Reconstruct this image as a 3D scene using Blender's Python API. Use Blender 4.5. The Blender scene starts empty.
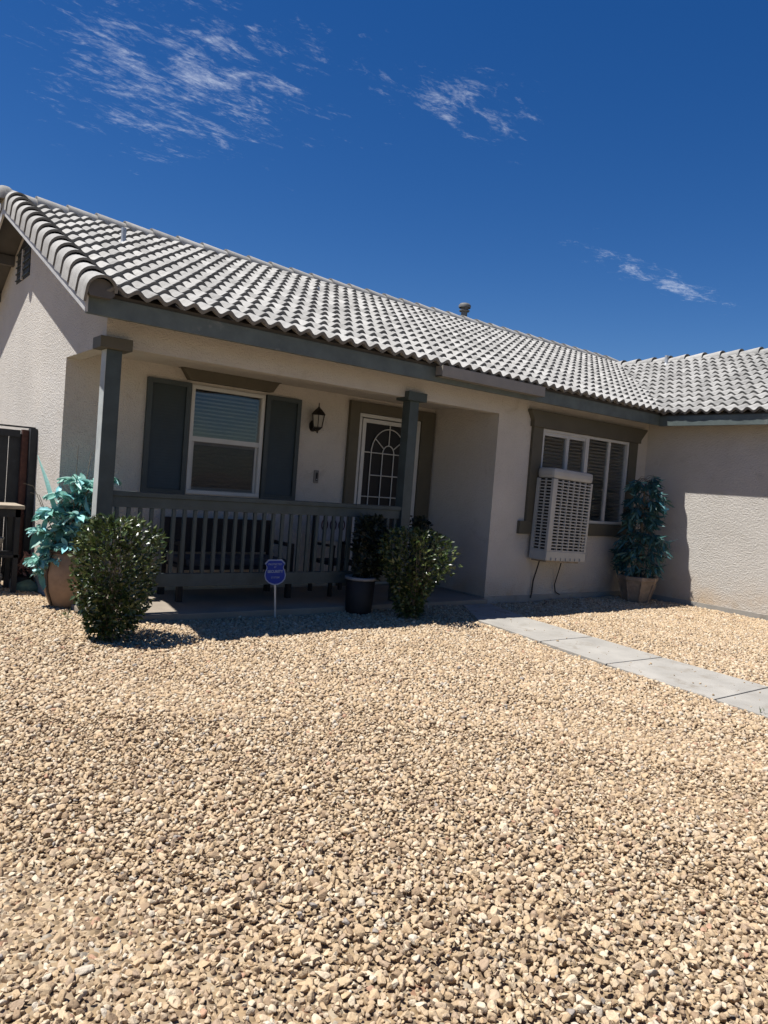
import bpy, bmesh, math, random
import numpy as np
from mathutils import Vector, Matrix
random.seed(7); rng = np.random.default_rng(7)
scene = bpy.context.scene
COL = scene.collection
PI = math.pi

# ------------------------------------------------------------------ materials
def new_mat(name):
    m = bpy.data.materials.new(name); m.use_nodes = True
    nt = m.node_tree; b = nt.nodes['Principled BSDF']
    return m, nt, b
def N(nt, t, **kw):
    n = nt.nodes.new(t)
    for k, v in kw.items():
        if k in n.inputs.keys(): n.inputs[k].default_value = v
        else: setattr(n, k, v)
    return n
def L(nt, a, b): nt.links.new(a, b)
def ramp(nt, stops, interp='LINEAR'):
    r = nt.nodes.new('ShaderNodeValToRGB'); cr = r.color_ramp; cr.interpolation = interp
    while len(cr.elements) < len(stops): cr.elements.new(.5)
    for e, (p, c) in zip(cr.elements, stops):
        e.position = p; e.color = (*c, 1) if len(c) == 3 else c
    return r
def simple(name, col, rough=.6, var=.15, scale=8, bump=0, bscale=60, metal=0, spec=.5, island=0, dirt=None):
    m, nt, b = new_mat(name)
    tc = N(nt, 'ShaderNodeTexCoord')
    n = N(nt, 'ShaderNodeTexNoise', Scale=scale, Detail=6.0, Roughness=.6)
    L(nt, tc.outputs['Object'], n.inputs['Vector'])
    lo = tuple(max(0, c*(1-var)) for c in col); hi = tuple(min(1, c*(1+var)) for c in col)
    r = ramp(nt, [(.3, lo), (.7, hi)]); L(nt, n.outputs['Fac'], r.inputs['Fac'])
    out = r.outputs['Color']
    if island:
        g = N(nt, 'ShaderNodeNewGeometry')
        hs = N(nt, 'ShaderNodeHueSaturation'); mr = N(nt, 'ShaderNodeMapRange')
        mr.inputs['To Min'].default_value = 1-island; mr.inputs['To Max'].default_value = 1+island
        L(nt, g.outputs['Random Per Island'], mr.inputs['Value']); L(nt, mr.outputs['Result'], hs.inputs['Value'])
        L(nt, out, hs.inputs['Color']); out = hs.outputs['Color']
    if dirt:
        n2 = N(nt, 'ShaderNodeTexNoise', Scale=dirt[1], Detail=8.0, Roughness=.7); L(nt, tc.outputs['Object'], n2.inputs['Vector'])
        r2 = ramp(nt, [(dirt[2], (0, 0, 0)), (dirt[2]+.12, (1, 1, 1))]); L(nt, n2.outputs['Fac'], r2.inputs['Fac'])
        mx = N(nt, 'ShaderNodeMix', data_type='RGBA'); L(nt, r2.outputs['Color'], mx.inputs[0])
        L(nt, out, mx.inputs[6]); mx.inputs[7].default_value = (*dirt[0], 1); out = mx.outputs[2]
    L(nt, out, b.inputs['Base Color'])
    b.inputs['Roughness'].default_value = rough; b.inputs['Metallic'].default_value = metal
    b.inputs['Specular IOR Level'].default_value = spec
    if bump:
        nb = N(nt, 'ShaderNodeTexNoise', Scale=bscale, Detail=4.0); L(nt, tc.outputs['Object'], nb.inputs['Vector'])
        bp = N(nt, 'ShaderNodeBump', Strength=1.0, Distance=bump); L(nt, nb.outputs['Fac'], bp.inputs['Height'])
        L(nt, bp.outputs['Normal'], b.inputs['Normal'])
    return m

def stucco():
    m, nt, b = new_mat('stucco')
    tc = N(nt, 'ShaderNodeTexCoord')
    n = N(nt, 'ShaderNodeTexNoise', Scale=1.1, Detail=10.0, Roughness=.7); L(nt, tc.outputs['Object'], n.inputs['Vector'])
    r = ramp(nt, [(.25, (.45, .418, .372)), (.75, (.56, .525, .474))]); L(nt, n.outputs['Fac'], r.inputs['Fac'])
    # rust-tan splash stain along the foot of the walls, ragged upper edge
    sep = N(nt, 'ShaderNodeSeparateXYZ'); L(nt, tc.outputs['Object'], sep.inputs[0])
    n2 = N(nt, 'ShaderNodeTexNoise', Scale=2.2, Detail=7.0, Roughness=.6); L(nt, tc.outputs['Object'], n2.inputs['Vector'])
    mr = N(nt, 'ShaderNodeMapRange'); mr.inputs['From Min'].default_value = .0; mr.inputs['From Max'].default_value = .62
    mr.inputs['To Min'].default_value = 1; mr.inputs['To Max'].default_value = 0
    L(nt, sep.outputs['Z'], mr.inputs['Value'])
    r2 = ramp(nt, [(.38, (0, 0, 0)), (.68, (1, 1, 1))]); L(nt, n2.outputs['Fac'], r2.inputs['Fac'])
    mu = N(nt, 'ShaderNodeMath', operation='MULTIPLY'); L(nt, mr.outputs[0], mu.inputs[0]); L(nt, r2.outputs['Color'], mu.inputs[1])
    mx = N(nt, 'ShaderNodeMix', data_type='RGBA'); L(nt, mu.outputs[0], mx.inputs[0]); L(nt, r.outputs['Color'], mx.inputs[6])
    mx.inputs[7].default_value = (.44, .32, .2, 1)
    L(nt, mx.outputs[2], b.inputs['Base Color'])
    n5 = N(nt, 'ShaderNodeTexNoise', Scale=2.7, Detail=12.0, Roughness=.78, Distortion=.6); L(nt, tc.outputs['Object'], n5.inputs['Vector'])
    r5 = ramp(nt, [(.56, (1, 1, 1)), (.72, (.80, .77, .72))]); L(nt, n5.outputs['Fac'], r5.inputs['Fac'])
    m5 = N(nt, 'ShaderNodeMix', data_type='RGBA', blend_type='MULTIPLY'); m5.inputs[0].default_value = 1
    L(nt, mx.outputs[2], m5.inputs[6]); L(nt, r5.outputs['Color'], m5.inputs[7]); L(nt, m5.outputs[2], b.inputs['Base Color'])
    b.inputs['Roughness'].default_value = .92; b.inputs['Specular IOR Level'].default_value = .2
    v = N(nt, 'ShaderNodeTexNoise', Scale=42.0, Detail=5.0, Roughness=.65); L(nt, tc.outputs['Object'], v.inputs['Vector'])
    v2 = N(nt, 'ShaderNodeTexVoronoi', Scale=70.0); L(nt, tc.outputs['Object'], v2.inputs['Vector'])
    ad = N(nt, 'ShaderNodeMath', operation='ADD'); L(nt, v.outputs['Fac'], ad.inputs[0])
    m2 = N(nt, 'ShaderNodeMath', operation='MULTIPLY'); m2.inputs[1].default_value = .35
    L(nt, v2.outputs['Distance'], m2.inputs[0]); L(nt, m2.outputs[0], ad.inputs[1])
    bp = N(nt, 'ShaderNodeBump', Strength=1.0, Distance=.015); L(nt, ad.outputs[0], bp.inputs['Height'])
    L(nt, bp.outputs['Normal'], b.inputs['Normal'])
    return m

def tile_mat():
    m, nt, b = new_mat('concrete_roof_tile')
    tc = N(nt, 'ShaderNodeTexCoord'); g = N(nt, 'ShaderNodeNewGeometry')
    n = N(nt, 'ShaderNodeTexNoise', Scale=9.0, Detail=9.0, Roughness=.75); L(nt, tc.outputs['Object'], n.inputs['Vector'])
    r = ramp(nt, [(.3, (.225, .215, .195)), (.5, (.31, .30, .28)), (.75, (.38, .37, .345))]); L(nt, n.outputs['Fac'], r.inputs['Fac'])
    hs = N(nt, 'ShaderNodeHueSaturation'); mr = N(nt, 'ShaderNodeMapRange')
    mr.inputs['To Min'].default_value = .78; mr.inputs['To Max'].default_value = 1.14
    L(nt, g.outputs['Random Per Island'], mr.inputs['Value']); L(nt, mr.outputs[0], hs.inputs['Value']); L(nt, r.outputs['Color'], hs.inputs['Color'])
    n2 = N(nt, 'ShaderNodeTexNoise', Scale=55.0, Detail=5.0, Roughness=.8); L(nt, tc.outputs['Object'], n2.inputs['Vector'])
    r2 = ramp(nt, [(.6, (0, 0, 0)), (.72, (1, 1, 1))]); L(nt, n2.outputs['Fac'], r2.inputs['Fac'])
    mx = N(nt, 'ShaderNodeMix', data_type='RGBA'); L(nt, r2.outputs['Color'], mx.inputs[0]); L(nt, hs.outputs['Color'], mx.inputs[6])
    mx.inputs[7].default_value = (.22, .21, .19, 1)
    L(nt, mx.outputs[2], b.inputs['Base Color'])
    b.inputs['Roughness'].default_value = .9; b.inputs['Specular IOR Level'].default_value = .2
    bp = N(nt, 'ShaderNodeBump', Strength=.6, Distance=.004); L(nt, n2.outputs['Fac'], bp.inputs['Height']); L(nt, bp.outputs['Normal'], b.inputs['Normal'])
    return m

GRAV = [(0, (0.273, 0.184, 0.106)), (.08, (0.378, 0.265, 0.149)), (.24, (0.439, 0.317, 0.185)), (.40, (0.499, 0.376, 0.235)), (.55, (0.409, 0.302, 0.192)),
        (.68, (0.530, 0.427, 0.291)), (.80, (0.454, 0.317, 0.177)), (.885, (0.333, 0.235, 0.149)), (.95, (0.484, 0.412, 0.312)), (.982, (0.273, 0.235, 0.199)), (.992, (0.378, 0.214, 0.128))]
def gravel_mat():
    m, nt, b = new_mat('crushed_rock')
    tc = N(nt, 'ShaderNodeTexCoord'); g = N(nt, 'ShaderNodeNewGeometry')
    r = ramp(nt, GRAV, 'CONSTANT'); L(nt, g.outputs['Random Per Island'], r.inputs['Fac'])
    n = N(nt, 'ShaderNodeTexNoise', Scale=70.0, Detail=6.0, Roughness=.7); L(nt, tc.outputs['Object'], n.inputs['Vector'])
    hs = N(nt, 'ShaderNodeHueSaturation', Saturation=.93); mr = N(nt, 'ShaderNodeMapRange')
    mr.inputs['From Min'].default_value = .3; mr.inputs['From Max'].default_value = .7
    mr.inputs['To Min'].default_value = .78; mr.inputs['To Max'].default_value = 1.16
    L(nt, n.outputs['Fac'], mr.inputs['Value']); L(nt, mr.outputs[0], hs.inputs['Value']); L(nt, r.outputs['Color'], hs.inputs['Color'])
    L(nt, hs.outputs['Color'], b.inputs['Base Color']); b.inputs['Roughness'].default_value = .85
    b.inputs['Specular IOR Level'].default_value = .25
    n3 = N(nt, 'ShaderNodeTexNoise', Scale=160.0, Detail=4.0); L(nt, tc.outputs['Object'], n3.inputs['Vector'])
    bp = N(nt, 'ShaderNodeBump', Strength=.7, Distance=.004); L(nt, n3.outputs['Fac'], bp.inputs['Height']); L(nt, bp.outputs['Normal'], b.inputs['Normal'])
    return m
def ground_mat():
    m, nt, b = new_mat('gravel_ground')
    tc = N(nt, 'ShaderNodeTexCoord')
    v = N(nt, 'ShaderNodeTexVoronoi', Scale=32.0, Randomness=1.0); L(nt, tc.outputs['Object'], v.inputs['Vector'])
    sp = N(nt, 'ShaderNodeSeparateColor'); L(nt, v.outputs['Color'], sp.inputs[0])
    r = ramp(nt, GRAV, 'CONSTANT'); L(nt, sp.outputs[0], r.inputs['Fac'])
    hs = N(nt, 'ShaderNodeHueSaturation', Value=.62, Saturation=1.0); L(nt, r.outputs['Color'], hs.inputs['Color'])
    L(nt, hs.outputs['Color'], b.inputs['Base Color']); b.inputs['Roughness'].default_value = .95
    r2 = ramp(nt, [(0, (1, 1, 1)), (.6, (0, 0, 0))]); L(nt, v.outputs['Distance'], r2.inputs['Fac'])
    bp = N(nt, 'ShaderNodeBump', Strength=1.0, Distance=.02); L(nt, r2.outputs['Color'], bp.inputs['Height']); L(nt, bp.outputs['Normal'], b.inputs['Normal'])
    return m
def leaf_mat(name, stops, rough=.4, trans=.15, spec=.5):
    m, nt, b = new_mat(name)
    g = N(nt, 'ShaderNodeNewGeometry'); r = ramp(nt, stops); L(nt, g.outputs['Random Per Island'], r.inputs['Fac'])
    tc = N(nt, 'ShaderNodeTexCoord'); n = N(nt, 'ShaderNodeTexNoise', Scale=40.0, Detail=3.0); L(nt, tc.outputs['Object'], n.inputs['Vector'])
    hs = N(nt, 'ShaderNodeHueSaturation'); mr = N(nt, 'ShaderNodeMapRange'); mr.inputs['To Min'].default_value = .7; mr.inputs['To Max'].default_value = 1.3
    L(nt, n.outputs['Fac'], mr.inputs['Value']); L(nt, mr.outputs[0], hs.inputs['Value']); L(nt, r.outputs['Color'], hs.inputs['Color'])
    L(nt, hs.outputs['Color'], b.inputs['Base Color']); b.inputs['Roughness'].default_value = rough; b.inputs['Specular IOR Level'].default_value = spec
    if trans:
        t = N(nt, 'ShaderNodeBsdfTranslucent'); L(nt, hs.outputs['Color'], t.inputs['Color'])
        mx = N(nt, 'ShaderNodeMixShader', Fac=trans); o = nt.nodes['Material Output']
        L(nt, b.outputs[0], mx.inputs[1]); L(nt, t.outputs[0], mx.inputs[2]); L(nt, mx.outputs[0], o.inputs['Surface'])
    return m
def glass_mat(name='window_glass', tint=.88, refl=1.0):
    m, nt, b = new_mat(name); o = nt.nodes['Material Output']
    t = N(nt, 'ShaderNodeBsdfTransparent', Color=(tint, tint*1.02, tint*1.03, 1))
    gl = N(nt, 'ShaderNodeBsdfGlossy', Roughness=.02); gl.inputs['Color'].default_value = (refl, refl, refl, 1)
    lw = N(nt, 'ShaderNodeLayerWeight', Blend=.5)
    pw = N(nt, 'ShaderNodeMath', operation='POWER'); L(nt, lw.outputs['Facing'], pw.inputs[0]); pw.inputs[1].default_value = 4.5
    f = N(nt, 'ShaderNodeMath', operation='MULTIPLY_ADD'); L(nt, pw.outputs[0], f.inputs[0]); f.inputs[1].default_value = .9; f.inputs[2].default_value = .042
    tc = N(nt, 'ShaderNodeTexCoord'); n = N(nt, 'ShaderNodeTexNoise', Scale=1.7, Detail=1.0); L(nt, tc.outputs['Object'], n.inputs['Vector'])
    bp = N(nt, 'ShaderNodeBump', Strength=.25, Distance=.02); L(nt, n.outputs['Fac'], bp.inputs['Height']); L(nt, bp.outputs['Normal'], gl.inputs['Normal'])
    mx = N(nt, 'ShaderNodeMixShader'); L(nt, f.outputs[0], mx.inputs[0]); L(nt, t.outputs[0], mx.inputs[1]); L(nt, gl.outputs[0], mx.inputs[2])
    L(nt, mx.outputs[0], o.inputs['Surface']); return m

M = dict(
    stucco=stucco(), tile=tile_mat(), rock=gravel_mat(), ground=ground_mat(),
    tile_edge=simple('shaded_raw_edge', (.14, .135, .125), .95, .25, 12, .003, 60),  # raw butt edge, colour darkened further to paint in the shade at each lip
    fascia=simple('grey_green_paint', (.085, .104, .097), .55, .22, 5, .002, 40, dirt=((.2, .2, .18), 3, .62)),
    trim=simple('olive_trim_paint', (.082, .073, .05), .7, .1, 4, .002, 60),
    post=simple('post_paint', (.04, .056, .056), .6, .25, 6, .002, 40),
    shutter=simple('shutter_paint', (.03, .042, .044), .5, .12, 6),
    white=simple('white_vinyl', (.46, .46, .44), .4, .06, 5),
    deck=simple('roof_deck', (.09, .085, .08), .9, .2, 3),
    dark=simple('black_paint', (.007, .007, .008), .7, .3, 10),
    bronze=simple('bronze_metal', (.03, .025, .02), .35, .2, 20, metal=.6),
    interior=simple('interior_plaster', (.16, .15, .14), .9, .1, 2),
    blinds=simple('window_blinds', (.24, .235, .22), .6, .05, 3),
    concrete=simple('concrete', (.29, .272, .24), .9, .16, 2.5, .003, 90, dirt=((.22, .195, .16), 4, .55)),
    slab=simple('porch_concrete', (.24, .2, .155), .9, .15, 2.5, .003, 90),
    plastic=simple('cooler_plastic', (.36, .355, .33), .45, .08, 5, dirt=((.33, .31, .27), 9, .64)),
    grille_dark=simple('cooler_pad', (.02, .02, .018), .9, .2, 20),
    rust=simple('rusty_steel', (.07, .028, .02), .85, .35, 20, .002, 60),
    galv=simple('galvanised_steel', (.42, .43, .43), .45, .15, 12, metal=.5),
    gate=simple('dark_stained_wood', (.016, .018, .021), .75, .3, 12, .002, 40),
    tabletop=simple('weathered_wood', (.29, .24, .18), .85, .25, 14, .002, 50),
    urn=simple('tan_ceramic', (.30, .19, .115), .6, .25, 7, .003, 25, dirt=((.12, .07, .05), 6, .6)),
    urn_rim=simple('dark_brown_glaze', (.05, .03, .022), .5, .3, 12),
    pot=simple('weathered_pot', (.22, .17, .125), .8, .3, 9, .004, 20, dirt=((.16, .11, .08), 5, .52)),
    twig=simple('dry_twig', (.16, .13, .09), .9, .2, 20),
    soil=simple('soil', (.05, .035, .025), .95, .3, 30, .01, 40),
    bush=leaf_mat('shrub_leaf', [(0, (.02, .032, .01)), (.5, (.036, .06, .015)), (.85, (.075, .105, .026)), (1, (.17, .18, .07))], .34, .14, .6),
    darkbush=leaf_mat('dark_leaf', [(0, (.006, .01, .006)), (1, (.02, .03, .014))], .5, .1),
    teal=leaf_mat('turquoise_cloth_leaf', [(0, (.06, .18, .14)), (.3, (.18, .40, .33)), (.55, (.34, .60, .52)), (.8, (.25, .60, .66)), (1, (.55, .78, .72))], .5, .25),
    tealdark=leaf_mat('deep_teal_leaf', [(0, (.012, .05, .045)), (.5, (.03, .105, .10)), (.85, (.04, .14, .17)), (1, (.10, .26, .28))], .5, .15),
    cyan=leaf_mat('cyan_petal', [(0, (.1, .4, .5)), (1, (.2, .55, .65))], .5, .2),
    pink=leaf_mat('dusty_pink_leaf', [(0, (.25, .13, .12)), (1, (.4, .24, .22))], .6, .2),
    weed=leaf_mat('weed_leaf', [(0, (.08, .11, .04)), (1, (.2, .22, .1))], .6, .2),
    blue=simple('blue_sign', (.0, .022, .24), .7, .06, 5),
    signwhite=simple('pale_sign_print', (.2, .25, .38), .5, .05, 5),
    flue=simple('weathered_flue', (.10, .10, .095), .7, .3, 20),
    cable=simple('black_rubber', (.012, .012, .012), .6, .1, 5),
    glass=glass_mat(), lampglass=simple('frosted_lamp_glass', (.26, .24, .2), .25, .1, 5),
    greystone=simple('grey_cast_stone', (.3, .29, .27), .8, .2, 12),
    greenstone=simple('green_stone', (.10, .17, .13), .7, .3, 12, .01, 20),
    blackfab=simple('black_weave', (.012, .012, .014), .8, .3, 30),
    greyfab=simple('grey_cushion', (.06, .06, .065), .9, .15, 10),
    palefab=simple('pale_cushion', (.33, .34, .36), .9, .1, 6),
    ringred=simple('dark_red_print', (.06, .025, .03), .9, .1, 6),
    screen=simple('screen_mesh', (.006, .006, .007), .7, .2, 5),
)

# ------------------------------------------------------------------ object helpers
def link(name, me, mat, parent=None, smooth=False):
    o = bpy.data.objects.new(name, me); COL.objects.link(o)
    for mm in (mat if isinstance(mat, (list, tuple)) else [mat]):
        me.materials.append(M[mm] if isinstance(mm, str) else mm)
    if parent is not None: o.parent = parent
    if smooth: me.polygons.foreach_set('use_smooth', [True]*len(me.polygons))
    return o
def thing(name, label, cat, loc=(0, 0, 0), group=None):
    o = bpy.data.objects.new(name, None); COL.objects.link(o); o.location = loc
    o.empty_display_size = .2
    o['label'] = label; o['category'] = cat
    if group: o['group'] = group
    return o
def tag(o, label, cat, group=None):
    o['label'] = label; o['category'] = cat
    if group: o['group'] = group
    return o
class MB:
    """collects geometry in local coordinates, links it as ONE mesh"""
    def __init__(s): s.v = []; s.f = []; s.sm = []
    def add(s, vs, fs, smooth=False):
        k = len(s.v); s.v += [tuple(p) for p in vs]; s.f += [tuple(i+k for i in f) for f in fs]; s.sm += [smooth]*len(fs)
    def box(s, x0, x1, y0, y1, z0, z1):
        s.add([(x0, y0, z0), (x1, y0, z0), (x1, y1, z0), (x0, y1, z0), (x0, y0, z1), (x1, y0, z1), (x1, y1, z1), (x0, y1, z1)],
              [(3, 2, 1, 0), (4, 5, 6, 7), (0, 1, 5, 4), (1, 2, 6, 5), (2, 3, 7, 6), (3, 0, 4, 7)]); return s
    def prism(s, poly, axis, a, b):
        """poly in the two other axes (cyclic order), extruded along axis from a to b"""
        n = len(poly)
        def P(p, t): return {'x': (t, p[0], p[1]), 'y': (p[0], t, p[1]), 'z': (p[0], p[1], t)}[axis]
        s.add([P(p, a) for p in poly]+[P(p, b) for p in poly],
              [tuple(range(n)), tuple(range(2*n-1, n-1, -1))]+[(i, i+n, (i+1) % n+n, (i+1) % n) for i in range(n)]); return s
    def lathe(s, prof, c=(0, 0, 0), seg=28, smooth=True, sq=None):
        k = []
        vs = []
        for r, z in prof:
            for i in range(seg):
                a = 2*PI*i/seg; rr = r*(sq(a) if sq else 1)
                vs.append((c[0]+rr*math.cos(a), c[1]+rr*math.sin(a), c[2]+z))
        fs = [(j*seg+i, j*seg+(i+1) % seg, (j+1)*seg+(i+1) % seg, (j+1)*seg+i) for j in range(len(prof)-1) for i in range(seg)]
        s.add(vs, fs, smooth); return s
    def tube(s, pts, r, seg=8, smooth=True):
        pts = [Vector(p) for p in pts]; vs = []; n = len(pts)
        rs = r if isinstance(r, (list, tuple)) else [r]*n
        up = Vector((0, 0, 1)); prev = None
        for i, p in enumerate(pts):
            d = (pts[min(i+1, n-1)]-pts[max(i-1, 0)]).normalized()
            if prev is None:
                a = d.orthogonal().normalized()
            else:
                a = (prev-d*prev.dot(d)).normalized()
            prev = a; b = d.cross(a)
            for k in range(seg):
                t = 2*PI*k/seg; vs.append(p+(a*math.cos(t)+b*math.sin(t))*rs[i])
        fs = [(j*seg+i, j*seg+(i+1) % seg, (j+1)*seg+(i+1) % seg, (j+1)*seg+i) for j in range(n-1) for i in range(seg)]
        s.add(vs, fs, smooth)
        s.add(vs[:seg], [tuple(range(seg-1, -1, -1))]); s.add(vs[-seg:], [tuple(range(seg))]); return s
    def add_slat(s, a, b, z):
        s.box(XL-.026, XL-.009, a, b, z, z+.012); return s
    def build(s, name, mat, parent=None, bevel=0, seg=2, fixn=True):
        me = bpy.data.meshes.new(name); me.from_pydata(s.v, [], s.f)
        me.polygons.foreach_set('use_smooth', s.sm); me.update()
        if fixn:
            bm = bmesh.new(); bm.from_mesh(me); bmesh.ops.recalc_face_normals(bm, faces=bm.faces)
            if bevel:
                es = [e for e in bm.edges if len(e.link_faces) == 2 and e.calc_face_angle(0) > .5]
                bmesh.ops.bevel(bm, geom=es, offset=bevel, segments=seg, profile=.6, affect='EDGES', clamp_overlap=True)
            bm.to_mesh(me); bm.free()
        o = link(name, me, mat, parent)
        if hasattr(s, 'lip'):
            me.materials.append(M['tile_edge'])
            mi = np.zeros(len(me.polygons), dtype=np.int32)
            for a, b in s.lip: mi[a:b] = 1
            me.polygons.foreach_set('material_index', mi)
        return o
def B(name, mat, parent, *b, bevel=0): return MB().box(*b).build(name, mat, parent, bevel=bevel)

def grid_wall(mb, axis, us, zs, holes, t0, t1):
    """wall with rectangular openings; axis 'y': us run along x, thickness t0..t1 in y; axis 'x': us along y"""
    def P(u, t, z): return (u, t, z) if axis == 'y' else (t, u, z)
    nu, nz = len(us)-1, len(zs)-1
    def solid(i, j):
        if not (0 <= i < nu and 0 <= j < nz): return False
        u, z = (us[i]+us[i+1])/2, (zs[j]+zs[j+1])/2
        return not any(a < u < b and c < z < d for a, b, c, d in holes)
    for i in range(nu):
        for j in range(nz):
            if not solid(i, j): continue
            a, b, c, d = us[i], us[i+1], zs[j], zs[j+1]
            for t in (t0, t1): mb.add([P(a, t, c), P(b, t, c), P(b, t, d), P(a, t, d)], [(0, 1, 2, 3)])
            if not solid(i-1, j): mb.add([P(a, t0, c), P(a, t1, c), P(a, t1, d), P(a, t0, d)], [(0, 1, 2, 3)])
            if not solid(i+1, j): mb.add([P(b, t0, c), P(b, t1, c), P(b, t1, d), P(b, t0, d)], [(0, 1, 2, 3)])
            if not solid(i, j-1): mb.add([P(a, t0, c), P(b, t0, c), P(b, t1, c), P(a, t1, c)], [(0, 1, 2, 3)])
            if not solid(i, j+1): mb.add([P(a, t0, d), P(b, t0, d), P(b, t1, d), P(a, t1, d)], [(0, 1, 2, 3)])
def leaves(mb, items, w=.5, fold=.25, nseg=2):
    """items: (pos, dir, normal, length) -> pointed folded leaf blades"""
    for p, d, nrm, ln in items:
        d = d.normalized(); s = d.cross(nrm)
        if s.length < 1e-4: s = d.orthogonal()
        s.normalize(); n = s.cross(d).normalized(); hw = ln*w/2
        if nseg == 2:
            vs = [p, p+d*ln*.4+s*hw+n*hw*fold, p+d*ln*.45, p+d*ln*.4-s*hw+n*hw*fold, p+d*ln-n*ln*.08]
            mb.add(vs, [(0, 1, 2), (0, 2, 3), (1, 4, 2), (2, 4, 3)])
        else:
            c = lambda t: p+d*ln*t-n*ln*.35*t*t
            e = lambda t, k: c(t)+s*k*hw*math.sin(PI*min(1, t*.92+.06))**.8+n*hw*fold
            ts = [.0, .25, .5, .75, 1.0]
            vs = []
            for t in ts: vs += [e(t, 1), c(t), e(t, -1)]
            fs = []
            for i in range(4): fs += [(3*i, 3*i+3, 3*i+4, 3*i+1), (3*i+1, 3*i+4, 3*i+5, 3*i+2)]
            mb.add(vs, fs, True)
def rv():
    while True:
        v = Vector((random.uniform(-1, 1), random.uniform(-1, 1), random.uniform(-1, 1)))
        if .01 < v.length < 1: return v.normalized()

# ------------------------------------------------------------------ setting: ground, path, slab
def struct(o): o['kind'] = 'structure'; return o
me = MB(); me.add([(-400, -400, 0), (400, -400, 0), (400, 400, 0), (-400, 400, 0)], [(0, 1, 2, 3)])
struct(me.build('ground', 'ground', fixn=False))
slab = MB(); slab.prism([(2.12, 6.86), (7.22, 6.86), (7.22, 8.26), (2.12, 8.26)], 'z', -.05, .085)
struct(slab.build('porch_slab', 'slab', bevel=.01))
# walkway: separate pours with joints between
PL = [(6.75, 6.84), (6.15, 5.96), (5.97, 4.89), (5.80, 3.98), (5.65, 2.87), (5.50, 1.9), (5.35, .9), (5.2, -.2), (5.05, -1.3)]
PR = [(7.24, 6.84), (6.92, 5.9), (6.79, 4.86), (6.66, 3.94), (6.56, 2.87), (6.45, 1.9), (6.32, .9), (6.18, -.2), (6.02, -1.3)]
walk = MB()
segs = [(0, 2), (2, 3), (3, 4), (4, 5), (5, 6), (6, 7), (7, 8)]
for a, b in segs:
    g = .008
    left = [Vector((*PL[i], 0)) for i in range(a, b+1)]; right = [Vector((*PR[i], 0)) for i in range(a, b+1)]
    left[0] = left[0]+(left[1]-left[0]).normalized()*g; right[0] = right[0]+(right[1]-right[0]).normalized()*g
    left[-1] = left[-1]+(left[-2]-left[-1]).normalized()*g; right[-1] = right[-1]+(right[-2]-right[-1]).normalized()*g
    poly = [(p.x, p.y) for p in left]+[(p.x, p.y) for p in reversed(right)]
    walk.prism(poly, 'z', -.05, .035)
struct(walk.build('path', 'concrete', bevel=.006))

def in_walk(x, y):
    for i in range(len(PL)-1):
        ya, yb = PL[i][1], PL[i+1][1]
        if yb <= y <= ya:
            t = (y-yb)/(ya-yb)
            xl = PL[i+1][0]+t*(PL[i][0]-PL[i+1][0]); ya2, yb2 = PR[i][1], PR[i+1][1]
            xr = PR[i+1][0]+t*(PR[i][0]-PR[i+1][0])
            return xl+.0 < x < xr-.0
    return False

# ------------------------------------------------------------------ gravel (stuff)
CAMP = Vector((0, 0, 1.5))
RM = np.array([[0.7876619756431862, -0.6111687769681526, 0.07785459642901786],
               [-0.03895219966891541, 0.07671325644019612, 0.9962920266805779],
               [0.6148750590703982, 0.787773953838024, -0.03661774689383695]])
FPX = 742.62
def rock_protos(sub, n):
    out = []
    for k in range(n):
        bm = bmesh.new(); bmesh.ops.create_icosphere(bm, subdivisions=sub, radius=1)
        V = np.array([v.co[:] for v in bm.verts]); F = np.array([[v.index for v in f.verts] for f in bm.faces]); bm.free()
        if sub == 1: V = V*rng.uniform(.7, 1.15, (len(V), 1))
        else:
            for _ in range(13):
                d = rng.normal(size=3); d /= np.linalg.norm(d); h = rng.uniform(.38, .8)
                s = V@d; over = np.clip(s-h, 0, None); V = V-over[:, None]*d
            V = V*(1+rng.normal(0, .015, (len(V), 1)))
        V = V*np.array([1, rng.uniform(.68, .95), rng.uniform(.5, .75)])
        out.append((V, F))
    return out
def rand_rot(n):
    q = rng.normal(size=(n, 4)); q[:, 1:3] *= .42; q /= np.linalg.norm(q, axis=1)[:, None]
    w, x, y, z = q.T
    return np.stack([1-2*(y*y+z*z), 2*(x*y-w*z), 2*(x*z+w*y), 2*(x*y+w*z), 1-2*(x*x+z*z), 2*(y*z-w*x),
                     2*(x*z-w*y), 2*(y*z+w*x), 1-2*(x*x+y*y)], 1).reshape(n, 3, 3)
sp = .0208
gx, gy = np.meshgrid(np.arange(-1.6, 10.72, sp), np.arange(.2, 9.3, sp)); gx = gx.ravel(); gy = gy.ravel()
gx = gx+rng.uniform(-.6, .6, gx.size)*sp; gy = gy+rng.uniform(-.6, .6, gy.size)*sp
P = np.stack([gx, gy, np.zeros_like(gx)-1.5], 1)@RM.T
dep = P[:, 2]; u = FPX*P[:, 0]/np.maximum(dep, .01); v = -FPX*P[:, 1]/np.maximum(dep, .01)
mar = 110+700/np.maximum(dep, 1)*.5
keep = (dep > .8) & (np.abs(u) < 384+mar) & (v < 512+mar*.6)
keep &= ~((gy > 6.9) & (gx > 2.1)) & ~((gy > 8.25) & (gx > 2.05))
keep &= ~((gx > 10.70))
gx, gy, dep = gx[keep], gy[keep], dep[keep]
wk = np.array([in_walk(a, b) for a, b in zip(gx, gy)]); 
stray = rng.uniform(size=gx.size) < .014
sel = ~wk | stray
onw = wk[sel]; gx, gy, dep = gx[sel], gy[sel], dep[sel]
n = gx.size
size = rng.lognormal(math.log(.0144), .32, n); size = np.clip(size, .007, .034)
size[onw] *= .45
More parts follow.
